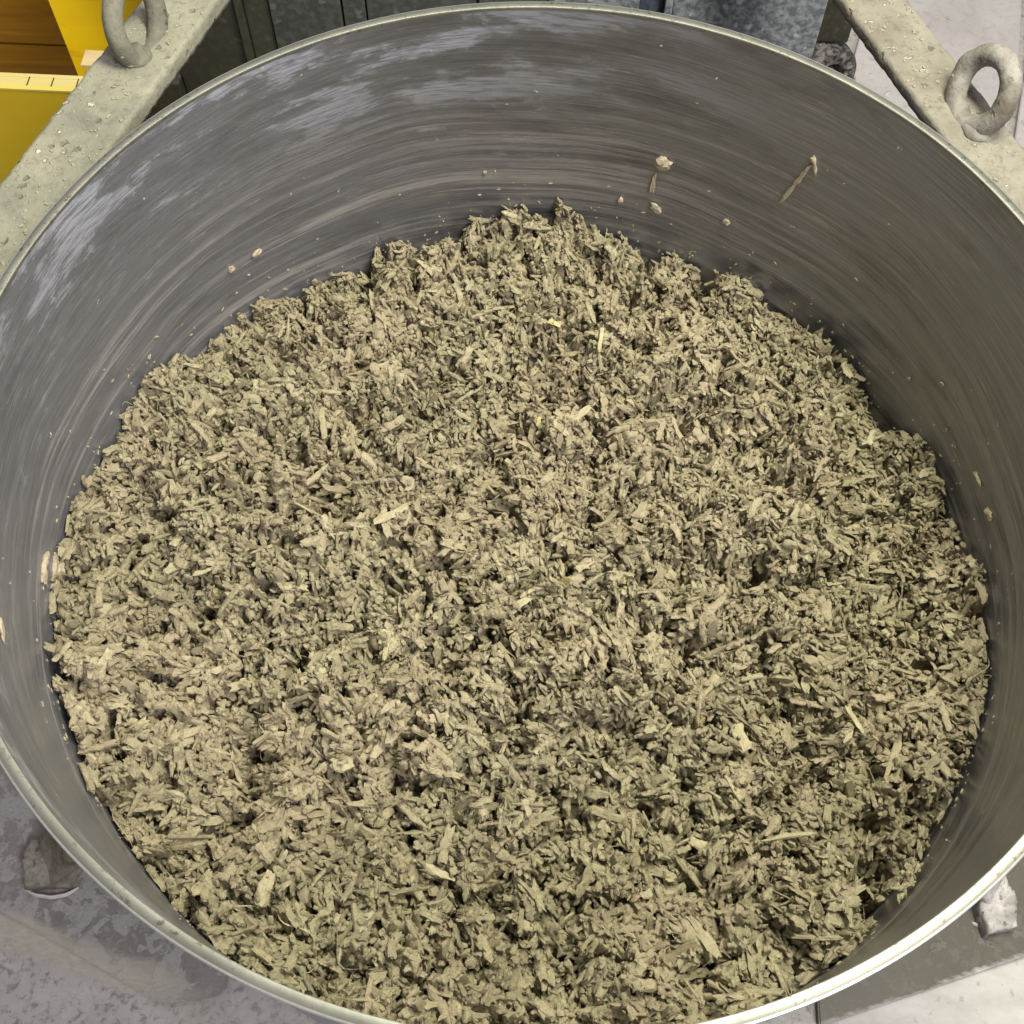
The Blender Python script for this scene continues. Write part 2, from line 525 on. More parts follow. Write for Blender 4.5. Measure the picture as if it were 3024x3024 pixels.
prof = [(0.0005, -0.500), (0.45, -0.500), (0.478, -0.492), (0.4915, -0.470), (0.4915, -0.0042),
        (0.4960, -0.0042), (0.4960, -0.474), (0.48, -0.502), (0.45, -0.508), (0.0005, -0.508)]
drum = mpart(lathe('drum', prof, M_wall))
rp = [(0.4910, -0.0040), (0.4910, -0.0012), (0.4913, -0.0004), (0.4921, 0.0), (0.4986, 0.0), (0.4999, -0.0005),
      (0.5006, -0.0020), (0.5003, -0.0080), (0.4962, -0.0082), (0.4962, -0.0040)]
# one band of the lip runs all the way round, its surface a touch uneven
rim = mpart(lathe('rim', rp, M_rim, n=432))
for v in rim.data.vertices:
    q = mn.noise(v.co * 9) * 0.0006 + mn.noise(v.co * 60) * 0.00015
    v.co.z += q
M_lip = mat_chip_plain('bright_worn_edge', (0.66, 0.66, 0.63), (0.5, 0.5, 0.47))
lb_ = M_lip.node_tree.nodes['Principled BSDF']
lb_.inputs['Metallic'].default_value = 0.75
lb_.inputs['Roughness'].default_value = 0.34
for k_ in list(lb_.inputs['Normal'].links):
    M_lip.node_tree.links.remove(k_)
rim.data.materials.append(M_lip)
for f_ in rim.data.polygons:
    q = [rim.data.vertices[i_].co for i_ in f_.vertices]
    rr_ = [math.hypot(c_.x, c_.y) for c_ in q]
    zz_ = [c_.z for c_ in q]
    nz_ = abs(f_.normal.z)
    if 0.12 < nz_ < 0.96 and (max(rr_) < 0.492 or min(rr_) > 0.4985) and min(zz_) > -0.003:
        f_.material_index = 1
rim['label'] = 'pale worn lip of the pan, speckled with dried slurry'


def crusty_slab(name, p0, p1, width, z1, thick, mat, side, amp=0.0008, res=0.0045, seed=0.0):
    """flat bar from p0 to p1 (its inner edge); grows to the given side; faces gridded and roughened"""
    p0, p1 = Vector((*p0, 0)), Vector((*p1, 0))
    d = p1 - p0
    L = d.length
    d.normalize()
    s = Vector((-d.y, d.x, 0)) * side
    nx, ny, nz = int(L / res), max(4, int(width / res)), max(2, int(thick / res))
    bm = bmesh.new()
    cache = {}

    def vert(i, j, k):
        key = (i, j, k)
        if key not in cache:
            x = p0 + d * (L * i / nx) + s * (width * j / ny)
            z = z1 - thick * k / nz
            q = Vector((x.x, x.y, z + seed))
            am = mn.fractal(q * 70, 0.6, 2.0, 4) * amp
            am += max(0, mn.noise(q * 160) - 0.35) * amp * 3.0
            co = Vector((x.x, x.y, z))
            if k == 0:
                co.z += am
            if j == 0:
                co -= s * (am * 1.1 - (0.0012 if k == 0 else 0))
            if j == ny:
                co += s * (am * 1.1 - (0.0012 if k == 0 else 0))
            cache[key] = bm.verts.new(co)
        return cache[key]

    for i in range(nx):
        for j in range(ny):
            bm.faces.new((vert(i, j, 0), vert(i + 1, j, 0), vert(i + 1, j + 1, 0), vert(i, j + 1, 0)))
            bm.faces.new((vert(i, j, nz), vert(i, j + 1, nz), vert(i + 1, j + 1, nz), vert(i + 1, j, nz)))
        for k in range(nz):
            bm.faces.new((vert(i, 0, k), vert(i, 0, k + 1), vert(i + 1, 0, k + 1), vert(i + 1, 0, k)))
            bm.faces.new((vert(i, ny, k), vert(i + 1, ny, k), vert(i + 1, ny, k + 1), vert(i, ny, k + 1)))
    for i in (0, nx):
        for j in range(ny):
            for k in range(nz):
                bm.faces.new((vert(i, j, k), vert(i, j + 1, k), vert(i, j + 1, k + 1), vert(i, j, k + 1)))
    return from_bm(name, bm, mat, None, True)


BT = -0.030
dL = Vector((0.068, 0.222)).normalized()
dR = Vector((-0.080, 0.183)).normalized()
Lp = Vector((-0.373, 0.516))
Rp = Vector((0.304, 0.560))
barL = mpart(crusty_slab('frame_bar', tuple(Lp - dL * 0.62), tuple(Lp + dL * 0.50), 0.076, BT, 0.020, M_bar, 1))
barL['label'] = 'dust-caked flat steel bar passing the left side of the pan'
barR = mpart(crusty_slab('frame_bar', tuple(Rp - dR * 0.60), tuple(Rp + dR * 0.50), 0.067, BT, 0.014, M_bar2, -1, seed=5.0))
barR['label'] = 'dust-caked flat steel bar passing the right side of the pan'


def eye(name, base, axis_up, normal, a, b, r, mat, parent, lump, off):
    """forged lifting eye: an oval ring on a collar, crusted"""
    upv = Vector(axis_up).normalized()
    nv = Vector(normal)
    nv = (nv - upv * nv.dot(upv)).normalized()
    side = upv.cross(nv)
    base = Vector(base)
    cen = base + upv * off
    bm = bmesh.new()
    n, k = 72, 20
    rings = []
    for i in range(n):
        t = 2 * math.pi * i / n
        cdir = side * math.cos(t) + upv * math.sin(t)
        cp = cen + side * (b * math.cos(t)) + upv * (a * math.sin(t))
        row = []
        for j in range(k):
            u = 2 * math.pi * j / k
            od = cdir * math.cos(u) + nv * math.sin(u)
            q = cp + od * r
            am = mn.fractal(q * 90, 0.6, 2.0, 3) * 0.0009 * lump + max(0, mn.noise(q * 60) - 0.1) * 0.004 * lump
            row.append(bm.verts.new(q + od * am))
        rings.append(row)
    for i in range(n):
        for j in range(k):
            bm.faces.new((rings[i][j], rings[(i + 1) % n][j], rings[(i + 1) % n][(j + 1) % k], rings[i][(j + 1) % k]))
    o = from_bm(name, bm, mat, None, True)
    o.parent = parent
    o.matrix_parent_inverse = mixer_inv
    # collar in which the ring's shank sits
    bm = bmesh.new()
    prof2 = [(0.017, 0.0), (0.0165, 0.004), (0.014, 0.007), (0.010, 0.010), (0.008, 0.014), (0.0, 0.015)]
    nn = 28
    ring_v = []
    for pr, pz in prof2[:-1]:
        row = []
        for i in range(nn):
            t = 2 * math.pi * i / nn
            q = Vector((base.x + pr * math.cos(t), base.y + pr * math.sin(t), BT - 0.002 + pz))
            q += Vector((math.cos(t), math.sin(t), 0.4)) * (mn.noise(q * 120) * 0.0016)
            row.append(bm.verts.new(q))
        ring_v.append(row)
    for a_, b_ in zip(ring_v, ring_v[1:]):
        for i in range(nn):
            bm.faces.new((a_[i], a_[(i + 1) % nn], b_[(i + 1) % nn], b_[i]))
    bm.faces.new(ring_v[-1])
    bm.faces.new(list(reversed(ring_v[0])))
    c = from_bm('collar', bm, mat, None, True)
    c.parent = parent
    c.matrix_parent_inverse = mixer_inv
    return o


mixer_inv = Matrix.Identity(4)
# eyes sit on the bars: sub-parts of their bar
eL = eye('lifting_eye', (-0.441, 0.424, BT + 0.004), (0.02, 0.80, 0.60), (0.92, -0.25, 0.35), 0.0405, 0.0320, 0.0106, M_eye, barL, 0.25, 0.0335)
eR = eye('lifting_eye', (0.426, 0.372, BT + 0.004), (-0.02, 0.80, 0.60), (-0.80, -0.30, 0.40), 0.0345, 0.0325, 0.0106, M_eye2, barR, 0.7, 0.0350)

# bolts and loose crumbs lying on the two bars
def crumbs(name, spots, mat, parent, zfun, smin=0.0006, smax=0.0022, sink=0.2):
    bm = bmesh.new()
    for x, y in spots:
        s = random.uniform(smin, smax)
        r_ = bmesh.ops.create_icosphere(bm, subdivisions=1, radius=s)
        rot = Matrix.Rotation(random.uniform(0, 6.28), 3, 'Z') @ Matrix.Rotation(random.uniform(-0.5, 0.5), 3, 'X')
        sc = Vector((random.uniform(0.7, 1.7), random.uniform(0.6, 1.2), random.uniform(0.35, 0.7)))
        for v in r_['verts']:
            c_ = Vector((v.co.x * sc.x, v.co.y * sc.y, v.co.z * sc.z)) * random.uniform(0.8, 1.2)
            v.co = rot @ c_ + Vector((x, y, zfun(x, y) + s * sink))
    o = from_bm(name, bm, mat, None)
    o['kind'] = 'stuff'
    if parent:
        o.parent = parent
    return o


def along(p, d, side, width, n, lo=-0.45, hi=0.3):
    s = Vector((-d.y, d.x)) * side
    out = []
    for _ in range(n):
        q = p + d * random.uniform(lo, hi) + s * random.uniform(0.004, width - 0.004)
        out.append((q.x, q.y))
    return out


crumbs('dust_crumbs', along(Lp, dL, 1, 0.076, 420), mat_chip_plain('dried_crumb', (0.36, 0.34, 0.26)), barL, lambda x, y: BT)
crumbs('dust_crumbs', along(Rp, dR, -1, 0.067, 420), mat_chip_plain('pale_crumb', (0.33, 0.305, 0.24)), barR, lambda x, y: BT)

# struts and feet under the pan, base plates on the floor
PZ = -0.738


def strut(name, a, b, wa, wb, th, mat):
    a, b = Vector(a), Vector(b)
    d = (b - a).normalized()
    s = d.cross(Vector((0, 0, 1))).normalized()
    t = s.cross(d).normalized()
    bm = bmesh.new()
    n = 26
    rows = []
    for i in range(n + 1):
        f = i / n
        p = a.lerp(b, f)
        w_ = wa + (wb - wa) * f
        row = []
        for j in range(24):
            u = 2 * math.pi * j / 24
            cx = math.copysign(abs(math.cos(u)) ** 0.4, math.cos(u)) * w_ / 2
            cy = math.copysign(abs(math.sin(u)) ** 0.4, math.sin(u)) * th / 2
            q = p + s * cx + t * cy
            q += (s * cx + t * cy).normalized() * mn.fractal(q * 55, 0.6, 2, 3) * 0.0035
            row.append(bm.verts.new(q))
        rows.append(row)
    for r0, r1 in zip(rows, rows[1:]):
        for j in range(24):
            bm.faces.new((r0[j], r0[(j + 1) % 24], r1[(j + 1) % 24], r1[j]))
    bm.faces.new(rows[0])
    bm.faces.new(list(reversed(rows[-1])))
    return mpart(from_bm(name, bm, mat, None, True))


def lumpy_foot(name, pts, z0, z1, mat, rough=0.0022):
    """rounded cast foot: prism with domed, broken edges"""
    cx = sum(p[0] for p in pts) / len(pts)
    cy = sum(p[1] for p in pts) / len(pts)
    bm = bmesh.new()
    rows = []
    dense = []
    for i in range(len(pts)):
        a, b = Vector(pts[i]), Vector(pts[(i + 1) % len(pts)])
        for j in range(14):
            dense.append(a.lerp(b, j / 14))
    for f, zf in ((1.0, 0.0), (1.01, 0.25), (1.0, 0.5), (0.98, 0.75), (0.94, 0.92), (0.86, 1.0), (0.75, 1.02), (0.63, 1.03), (0.5, 1.04), (0.36, 1.05), (0.2, 1.05)):
        row = []
        for p in dense:
            q = Vector((cx + (p.x - cx) * f, cy + (p.y - cy) * f, z0 + (z1 - z0) * zf))
            q += Vector((p.x - cx, p.y - cy, 0.02)).normalized() * mn.fractal(q * 75, 0.7, 2, 4) * rough
            q.z += mn.fractal(q * 80, 0.7, 2, 3) * rough * zf
            row.append(bm.verts.new(q))
        rows.append(row)
    k = len(dense)
    for r0, r1 in zip(rows, rows[1:]):
        for j in range(k):
            bm.faces.new((r0[j], r0[(j + 1) % k], r1[(j + 1) % k], r1[j]))
    bm.faces.new(rows[-1])
    return mpart(from_bm(name, bm, mat, None, True))


def rounded(pts, rad, idx, n=6):
    out = []
    for i, p in enumerate(pts):
        if i in idx:
            a = Vector(pts[i - 1])
            b = Vector(pts[(i + 1) % len(pts)])
            p = Vector(p)
            pa = p + (a - p).normalized() * rad
            pb = p + (b - p).normalized() * rad
            for k in range(n + 1):
                f = k / n
                out.append(tuple(pa * (1 - f) ** 2 + p * 2 * f * (1 - f) + pb * f * f))
        else:
            out.append(tuple(p))
    return out


plateL = mpart(prism('base_plate', rounded([(-0.354, -0.100), (-0.354, -0.413), (-0.43, -0.428), (-0.62, -0.345), (-0.80, -0.275), (-0.80, -0.10)], 0.018, (1,)), -0.748, PZ, M_plate, bev=0.002))
plateL['label'] = 'base plate splashed with grey slurry, left of the pan'
plateR = mpart(prism('base_plate', [(0.382, -0.10), (0.85, -0.10), (0.85, -0.238), (0.654, -0.309), (0.382, -0.408)], -0.748, PZ, M_plate2, bev=0.002))
plateR['label'] = 'smooth brown-grey base plate, right of the pan'
fL = lumpy_foot('foot', [(-0.636, -0.240), (-0.572, -0.235), (-0.562, -0.270), (-0.572, -0.298), (-0.628, -0.304), (-0.640, -0.270)], PZ - 0.002, PZ + 0.020, M_foot)
fL['label'] = 'rusty brown foot with a pale crescent of dried plaster'
fR = lumpy_foot('foot', [(0.592, -0.225), (0.628, -0.215), (0.640, -0.245), (0.634, -0.280), (0.596, -0.292), (0.588, -0.26)], PZ - 0.002, PZ + 0.026, M_foot2, 0.003)
fR['label'] = 'foot crusted with white plaster'
strut('leg', (-0.43, -0.16, -0.47), (-0.604, -0.268, -0.738), 0.056, 0.066, 0.036, M_foot)
strut('leg', (0.43, -0.14, -0.47), (0.616, -0.238, -0.735), 0.040, 0.046, 0.026, M_foot2)


# pale crescents of plaster at the toes of the feet
def crescent(name, c, r0, a0, a1, wd, mat, par):
    bm = bmesh.new()
    n = 26
    rows = []
    for i in range(n + 1):
        f = i / n
        a = R(a0 + (a1 - a0) * f)
        t_ = math.sin(math.pi * min(1, max(0.0, f))) ** 0.6
        row = []
        for j in range(7):
            g = j / 6
            rr = r0 + wd * (g - 0.5) * (0.15 + t_) + mn.noise(Vector((f * 9, c[0] * 9, 0))) * 0.001
            z = PZ + 0.0012 + math.sin(math.pi * g) * 0.006 * (0.2 + t_)
            row.append(bm.verts.new((c[0] + rr * math.cos(a), c[1] + rr * 0.62 * math.sin(a), z)))
        rows.append(row)
    for p, q in zip(rows, rows[1:]):
        for j in range(6):
            bm.faces.new((p[j], q[j], q[j + 1], p[j + 1]))
    o = from_bm(name, bm, mat, None, True)
    o.parent = par
    return o


M_white = mat_crust('white_plaster', (0.62, 0.60, 0.55), (0.74, 0.73, 0.70), (0.45, 0.42, 0.36), 0.8)
crescent('plaster_crust', (-0.600, -0.285), 0.040, 205, 335, 0.008, M_white, fL)
crescent('plaster_crust', (0.612, -0.262), 0.032, 215, 340, 0.010, M_white, fR)

# ------------------------------------------------------------------ yellow crate of shuttering boards
crate = thing('board_crate', 'crate of yellow shuttering boards behind the left frame bar, its shade inside coloured brown', 'crate', (-0.88, 0.90, -0.75))


def cpart(name, bm, mat, label=None):
    o = from_bm(name, bm, mat)
    rel(crate, o)
    o.parent = crate
    o.matrix_parent_inverse = Matrix.Translation(crate.location).inverted()
    if label:
        o['label'] = label
    return o


front = cpart('front_board', box_bm(-1.25, -0.627, 0.658, 0.686, -0.742, -0.3016, 0.001), M_yellow)
for z0, z1, y0, y1, mt, nm in ((0, 0.0022, 0.657, 0.665, M_ply, 'edge_ply'), (0, 0.0016, 0.665, 0.680, M_edge, 'edge_ply'), (0, 0.002, 0.680, 0.687, M_edge, 'edge_ply')):
    bm = box_bm(-1.25, -0.627, y0, y1, -0.3016 + z0, -0.3016 + z1 + 0.001, 0.0004)
    o = from_bm(nm, bm, mt)
    o.parent = front
M_mark = mat_chip_plain('pencil_mark', (0.10, 0.08, 0.02), (0.05, 0.04, 0.02))
for x in (-0.715, -0.682, -0.648):
    o = from_bm('ruled_mark', box_bm(x - 0.0008, x + 0.0008, 0.664, 0.681, -0.2993, -0.2984), M_mark)
    o.parent = front
cpart('back_board', box_bm(-1.25, -0.70, 1.40, 1.427, -0.742, -0.02, 0.001), M_shaded)
nb = 4
for i in range(nb):
    y0 = 0.69 + i * 0.177
    cpart('bottom_board', box_bm(-1.25, -0.70, y0 + 0.001, y0 + 0.175, -0.742, -0.715 + 0.002 * (i % 2), 0.001), M_shaded2)
cpart('side_board', box_bm(-1.277, -1.252, 0.66, 1.42, -0.742, -0.302, 0.001), M_yellow)
# leaning yellow board with its pale sawn edge
A = Vector((-0.742, 0.862, -0.45))
B = Vector((-0.768, 0.912, -0.33))
Bx = Vector((-0.604, 0.918, -0.33))
Ax = Vector((-0.622, 0.866, -0.45))
dn = ((B - A).cross(Bx - A)).normalized()
if dn.y > 0:
    dn = -dn
eb = (B - A)
A0 = A - eb * 2.2
Ax0 = Ax - (Bx - Ax) * 2.2
B0 = B + eb * 1.6
Bx0 = Bx + (Bx - Ax) * 1.6
bm = bmesh.new()
vs = [bm.verts.new(p) for p in (A0, Ax0, Bx0, B0)] + [bm.verts.new(p - dn * 0.022) for p in (A0, Ax0, Bx0, B0)]
for f in ((0, 1, 2, 3), (7, 6, 5, 4), (0, 4, 5, 1), (1, 5, 6, 2), (2, 6, 7, 3), (3, 7, 4, 0)):
    bm.faces.new([vs[i] for i in f])
lb = from_bm('leaning_board', bm, M_yellow)
tag(lb, 'yellow shuttering board leaning inside the crate behind the left lifting eye', 'board')
lb.location = (0, 0, 0)
bm = bmesh.new()
e0, e1 = Ax0.lerp(Bx0, 0.0), Bx0
sx_ = Vector((1, 0, 0))
vs = [bm.verts.new(p) for p in (e0 + sx_ * 0.0005, e0 + sx_ * 0.014, e1 + sx_ * 0.014, e1 + sx_ * 0.0005)]
vs += [bm.verts.new(v.co - dn * 0.022) for v in vs]
for f in ((0, 1, 2, 3), (7, 6, 5, 4), (0, 4, 5, 1), (1, 5, 6, 2), (2, 6, 7, 3), (3, 7, 4, 0)):
    bm.faces.new([vs[i] for i in f])
o = from_bm('sawn_edge', bm, M_rawwood)
o.parent = lb
# small offcut standing behind the front board
blk = thing('wood_offcut', 'short pine offcut with a pale sawn top standing behind the yellow front board', 'offcut', (-0.63, 0.706, -0.71))
o = from_bm('block', box_bm(-0.0130, 0.020, -0.0145, 0.0145, 0.0, 0.4215, 0.0008), M_yellow, blk)
o = from_bm('sawn_top', box_bm(-0.0132, 0.0202, -0.0147, 0.0147, 0.4217, 0.4262, 0.0006), M_rawwood, blk)

# ------------------------------------------------------------------ panelled housing behind the pan
cab = thing('steel_housing', 'dark dusty housing of upright metal panels standing behind the pan', 'housing', (-0.1, 1.0, -0.75))


def cabp(name, bm, mat, label=None):
    o = from_bm(name, bm, mat)
    o.parent = cab
    o.matrix_parent_inverse = Matrix.Translation(cab.location).inverted()
    if label:
        o['label'] = label
    return o


edges = [(-0.555, -0.452, 0.806, M_dark, None), (-0.449, -0.438, 0.796, M_dark, None), (-0.437, -0.402, 0.802, M_dark, None),
         (-0.400, -0.302, 0.797, M_dark2, None), (-0.299, -0.268, 0.800, M_dark2, None), (-0.2655, -0.116, 0.7985, M_dark2, None),
         (-0.112, -0.020, 0.800, M_dark2, None), (-0.018, 0.104, 0.7985, M_blue, 'blue-grey panel'), (0.105, 0.137, 0.808, M_blue2, 'dark blue recessed strip'),
         (0.138, 0.148, 0.792, M_blue, 'narrow upright ridge'), (0.1495, 0.352, 0.800, M_blue, 'speckled dusty blue-grey panel')]
for x0, x1, y, mt, lab in edges:
    cabp('panel', box_bm(x0, x1, y, y + 0.012, -0.745, 0.05, 0.0012), mt, lab)
cabp('body', box_bm(-0.555, 0.350, 0.822, 1.10, -0.748, 0.05, 0.002), M_black)
cabp('plinth', box_bm(-0.68, -0.557, 0.79, 0.86, -0.748, -0.40, 0.003), M_dark)
# caster wheel and an added box for the shadow above it, past the corner of the housing
cw = thing('caster_wheel', 'small black rubber caster wheel dusted with grey beside the housing corner', 'wheel', (0.478, 1.205, -0.685))
bm = bmesh.new()
n, k = 44, 14
rows = []
for i in range(n):
    a = 2 * math.pi * i / n
    row = []
    for j in range(k):
        u = 2 * math.pi * j / k
        rr = 0.062 + 0.020 * math.copysign(abs(math.cos(u)) ** 0.6, math.cos(u))
        yy = 0.030 * math.copysign(abs(math.sin(u)) ** 0.6, math.sin(u))
        row.append(bm.verts.new((rr * math.cos(a) * 0.8, yy, rr * math.sin(a) * 0.79)))
    rows.append(row)
for i in range(n):
    for j in range(k):
        bm.faces.new((rows[i][j], rows[(i + 1) % n][j], rows[(i + 1) % n][(j + 1) % k], rows[i][(j + 1) % k]))
o = from_bm('tyre', bm, M_black, cw, True)
o.rotation_euler = (0, 0, R(25))
bm = bmesh.new()
bmesh.ops.create_cone(bm, cap_ends=True, segments=32, radius1=0.024, radius2=0.024, depth=0.034, matrix=Matrix.Rotation(R(90), 4, 'X'))
o = from_bm('hub', bm, M_dark2, cw)
o.rotation_euler = (0, 0, R(25))
bm = box_bm(-0.060, 0.034, -0.005, 0.055, 0.070, 0.34, 0.004)
o = from_bm('shade_box', bm, M_shade_box, cw)  # added dark box in place of the shadow above the wheel

# pale dusty sheets lying on the floor beyond the right bar
for i, (pts, lab) in enumerate((([(0.560, 1.290), (0.585, 1.385), (0.66, 1.9), (0.985, 1.9), (0.880, 1.325), (0.862, 1.262), (0.80, 1.02), (0.565, 1.02)], 'pale grey dusty sheet lying on the floor beyond the right lifting eye'),
                                ([(0.880, 1.262), (0.898, 1.322), (1.005, 1.9), (1.7, 1.9), (1.5, 1.02), (0.818, 1.02)], 'pale grey dusty sheet lying at the far right edge, beside a dark gap'))):
    o = prism('dusty_sheet', pts, -0.749, -0.735, M_board, bev=0.0015)
    tag(o, lab, 'sheet')


# ------------------------------------------------------------------ the heap of clay-coated hemp shiv
def vnoise(x, y, seed):
    """smooth value noise on arrays"""
    g = np.random.default_rng(seed).random((256, 256))
    xi = np.floor(x).astype(int)
    yi = np.floor(y).astype(int)
    fx = x - xi
    fy = y - yi
    fx = fx * fx * (3 - 2 * fx)
    fy = fy * fy * (3 - 2 * fy)
    a = g[xi % 256, yi % 256]
    b = g[(xi + 1) % 256, yi % 256]
    c = g[xi % 256, (yi + 1) % 256]
    d = g[(xi + 1) % 256, (yi + 1) % 256]
    return (a * (1 - fx) + b * fx) * (1 - fy) + (c * (1 - fx) + d * fx) * fy


def cells(spacing, seed):
    r_ = np.random.default_rng(seed)
    n_ = int(1.2 / spacing)
    gx, gy = np.meshgrid(np.arange(n_), np.arange(n_))
    px = (gx + r_.uniform(-0.05, 1.05, gx.shape)) * spacing - 0.6
    py = (gy + r_.uniform(-0.05, 1.05, gy.shape)) * spacing - 0.6
    return np.stack([px, py], -1), r_.random(gx.shape), n_


def worley(x, y, spacing, seed):
    P, V, n_ = cells(spacing, seed)
    ix = np.floor((x + 0.6) / spacing).astype(int)
    iy = np.floor((y + 0.6) / spacing).astype(int)
    f1 = np.full(x.shape, 9.0)
    f2 = np.full(x.shape, 9.0)
    val = np.zeros(x.shape)
    for dx in (-2, -1, 0, 1, 2):
        for dy in (-2, -1, 0, 1, 2):
            jx = np.clip(ix + dx, 0, n_ - 1)
            jy = np.clip(iy + dy, 0, n_ - 1)
            q = P[jy, jx]
            d = np.hypot(q[..., 0] - x, q[..., 1] - y)
            d = np.where((ix + dx == jx) & (iy + dy == jy), d, 9.0)
            new = d < f1
            f2 = np.where(new, f1, np.minimum(f2, d))
            val = np.where(new, V[jy, jx], val)
            f1 = np.where(new, d, f1)
    return f1 / spacing, f2 / spacing, val


def height(x, y):
    wx = x + (vnoise(x * 38 + 9, y * 38 + 9, 1) - 0.5) * 0.022
    wy = y + (vnoise(x * 38 + 50, y * 38 + 70, 2) - 0.5) * 0.022
    f1, f2, v = worley(wx, wy, 0.048, 5)
    g1, g2, u = worley(wx * 1.0, wy * 1.0, 0.026, 6)
    big = (vnoise(x * 7 + 30, y * 7 + 30, 3) - 0.5) * 0.044 + (vnoise(x * 17 + 30, y * 17 + 30, 4) - 0.5) * 0.036
    crev = np.clip((f2 - f1) / 0.30, 0, 1)
    crev2 = np.clip((g2 - g1) / 0.35, 0, 1)
    h = big + (v - 0.5) * 0.024 + 0.020 * np.sqrt(np.clip(1 - f1 * f1, 0, 1))
    h -= (1 - crev) ** 1.5 * 0.034 * np.clip((vnoise(x * 22 + 5, y * 22, 8) - 0.30) / 0.15, 0, 1)
    h -= (1 - crev2) ** 1.5 * 0.012
    h += (u - 0.5) * 0.015
    pit = np.clip((vnoise(x * 48 + 11, y * 48 + 3, 9) - 0.78) / 0.12, 0, 1)
    h -= pit * 0.036
    r = np.hypot(x, y)
    th = np.arctan2(y, x)
    rim_n = (vnoise(th * 9 + 40, th * 0 + 2.3, 12) - 0.5) * 0.030
    h += np.clip((r - 0.43) / 0.06, 0, 1) * rim_n
    h += -0.030 * np.clip(y / 0.3, 0, 1) * np.clip(-x / 0.28, 0, 1) - 0.070 * x - 0.026 * np.clip((y - 0.15) / 0.33, 0, 1)
    # the far side climbs a little, the near right corner sinks
    h += 0.014 * np.exp(-(((x + 0.06) / 0.15) ** 2 + ((y - 0.44) / 0.10) ** 2))
    h -= 0.012 * np.exp(-(((x - 0.14) / 0.10) ** 2 + ((y - 0.46) / 0.08) ** 2))
    h -= 0.085 * np.exp(-(((x - 0.365) / 0.045) ** 2 + ((y + 0.300) / 0.045) ** 2))
    h -= 0.080 * np.exp(-(((x - 0.350) / 0.026) ** 2 + ((y + 0.335) / 0.032) ** 2))
    # two big lumps on the near right
    h += 0.024 * np.sqrt(np.clip(1 - ((x - 0.292) / 0.050) ** 2 - ((y + 0.352) / 0.046) ** 2, 0, 1))
    h += 0.018 * np.sqrt(np.clip(1 - ((x - 0.225) / 0.050) ** 2 - ((y + 0.300) / 0.042) ** 2, 0, 1))
    h += 0.014 * np.sqrt(np.clip(1 - ((x - 0.205) / 0.060) ** 2 - ((y - 0.050) / 0.050) ** 2, 0, 1))
    return -0.320 + h


# variants of a single piece: unit length along x, unit width along y, unit thickness along z
def chip_mesh(name, seed, style):
    r_ = np.random.default_rng(seed)
    n, k = 8, 9
    vs, fs = [], []
    rad = 1 + r_.uniform(-0.28, 0.20, k)
    by, bz = r_.uniform(-0.35, 0.35), r_.uniform(-0.5, 0.5)
    e0, e1 = r_.uniform(-0.09, 0.09, k), r_.uniform(-0.09, 0.09, k)
    if style == 'splinter':
        prof = np.array([0.38, 0.60, 0.82, 0.94, 1.0, 0.92, 0.70, 0.42]) * (1 + r_.uniform(-0.15, 0.15, n))
    elif style == 'wedge':
        prof = np.array([0.85, 1.0, 0.98, 0.90, 0.84, 0.72, 0.60, 0.36]) * (1 + r_.uniform(-0.16, 0.16, n))
    else:
        prof = np.array([0.82, 0.95, 1.0, 0.96, 1.0, 0.94, 0.97, 0.78]) * (1 + r_.uniform(-0.15, 0.15, n))
    for i in range(n):
        f = i / (n - 1)
        x = f - 0.5
        for j in range(k):
            a = 2 * math.pi * (j + 0.3 * r_.uniform(-1, 1)) / k
            rr = rad[j] * prof[i] * (1 + r_.uniform(-0.17, 0.17))
            cy = math.copysign(abs(math.cos(a)) ** 0.75, math.cos(a)) * rr * 0.5
            cz = math.copysign(abs(math.sin(a)) ** 0.65, math.sin(a)) * rr * 0.5
            xx = x + r_.uniform(-0.03, 0.03)
            if i == 0:
                xx += e0[j]
            if i == n - 1:
                xx += e1[j]
            vs.append((xx, cy + by * (x * x * 2.2 - 0.2), cz + bz * (x * x * 2.2 - 0.2)))
    for i in range(n - 1):
        for j in range(k):
            j2 = (j + 1) % k
            fs.append((i * k + j, i * k + j2, (i + 1) * k + j2, (i + 1) * k + j))
    c0, c1 = len(vs), len(vs) + 1
    vs.append((-0.5 + 0.03, by * 0.35, bz * 0.35))
    vs.append((0.5 - 0.03, by * 0.35, bz * 0.35))
    for j in range(k):
        j2 = (j + 1) % k
        fs.append((c0, j2, j))
        fs.append((c1, (n - 1) * k + j, (n - 1) * k + j2))
    me = bpy.data.meshes.new(name)
    me.from_pydata(vs, [], fs)
    me.polygons.foreach_set('use_smooth', [True] * len(me.polygons))
    me.set_sharp_from_angle(angle=R(48))
    me.materials.append(M_shiv)
    return me


def lump_mesh(name, seed):
    r_ = np.random.default_rng(seed)
    bm = bmesh.new()
    bmesh.ops.create_icosphere(bm, subdivisions=2, radius=0.5)
    o = Vector(r_.uniform(0, 50, 3))
    for v in bm.verts:
        q = v.co.normalized()
        v.co = q * 0.5 * (1 + 0.45 * mn.noise(q * 1.7 + o) + 0.25 * mn.noise(q * 4.2 + o))
    me = bpy.data.meshes.new(name)
    bm.to_mesh(me)
    bm.free()
    me.polygons.foreach_set('use_smooth', [True] * len(me.polygons))
    me.set_sharp_from_angle(angle=R(40))
    me.materials.append(M_shiv)
    return me


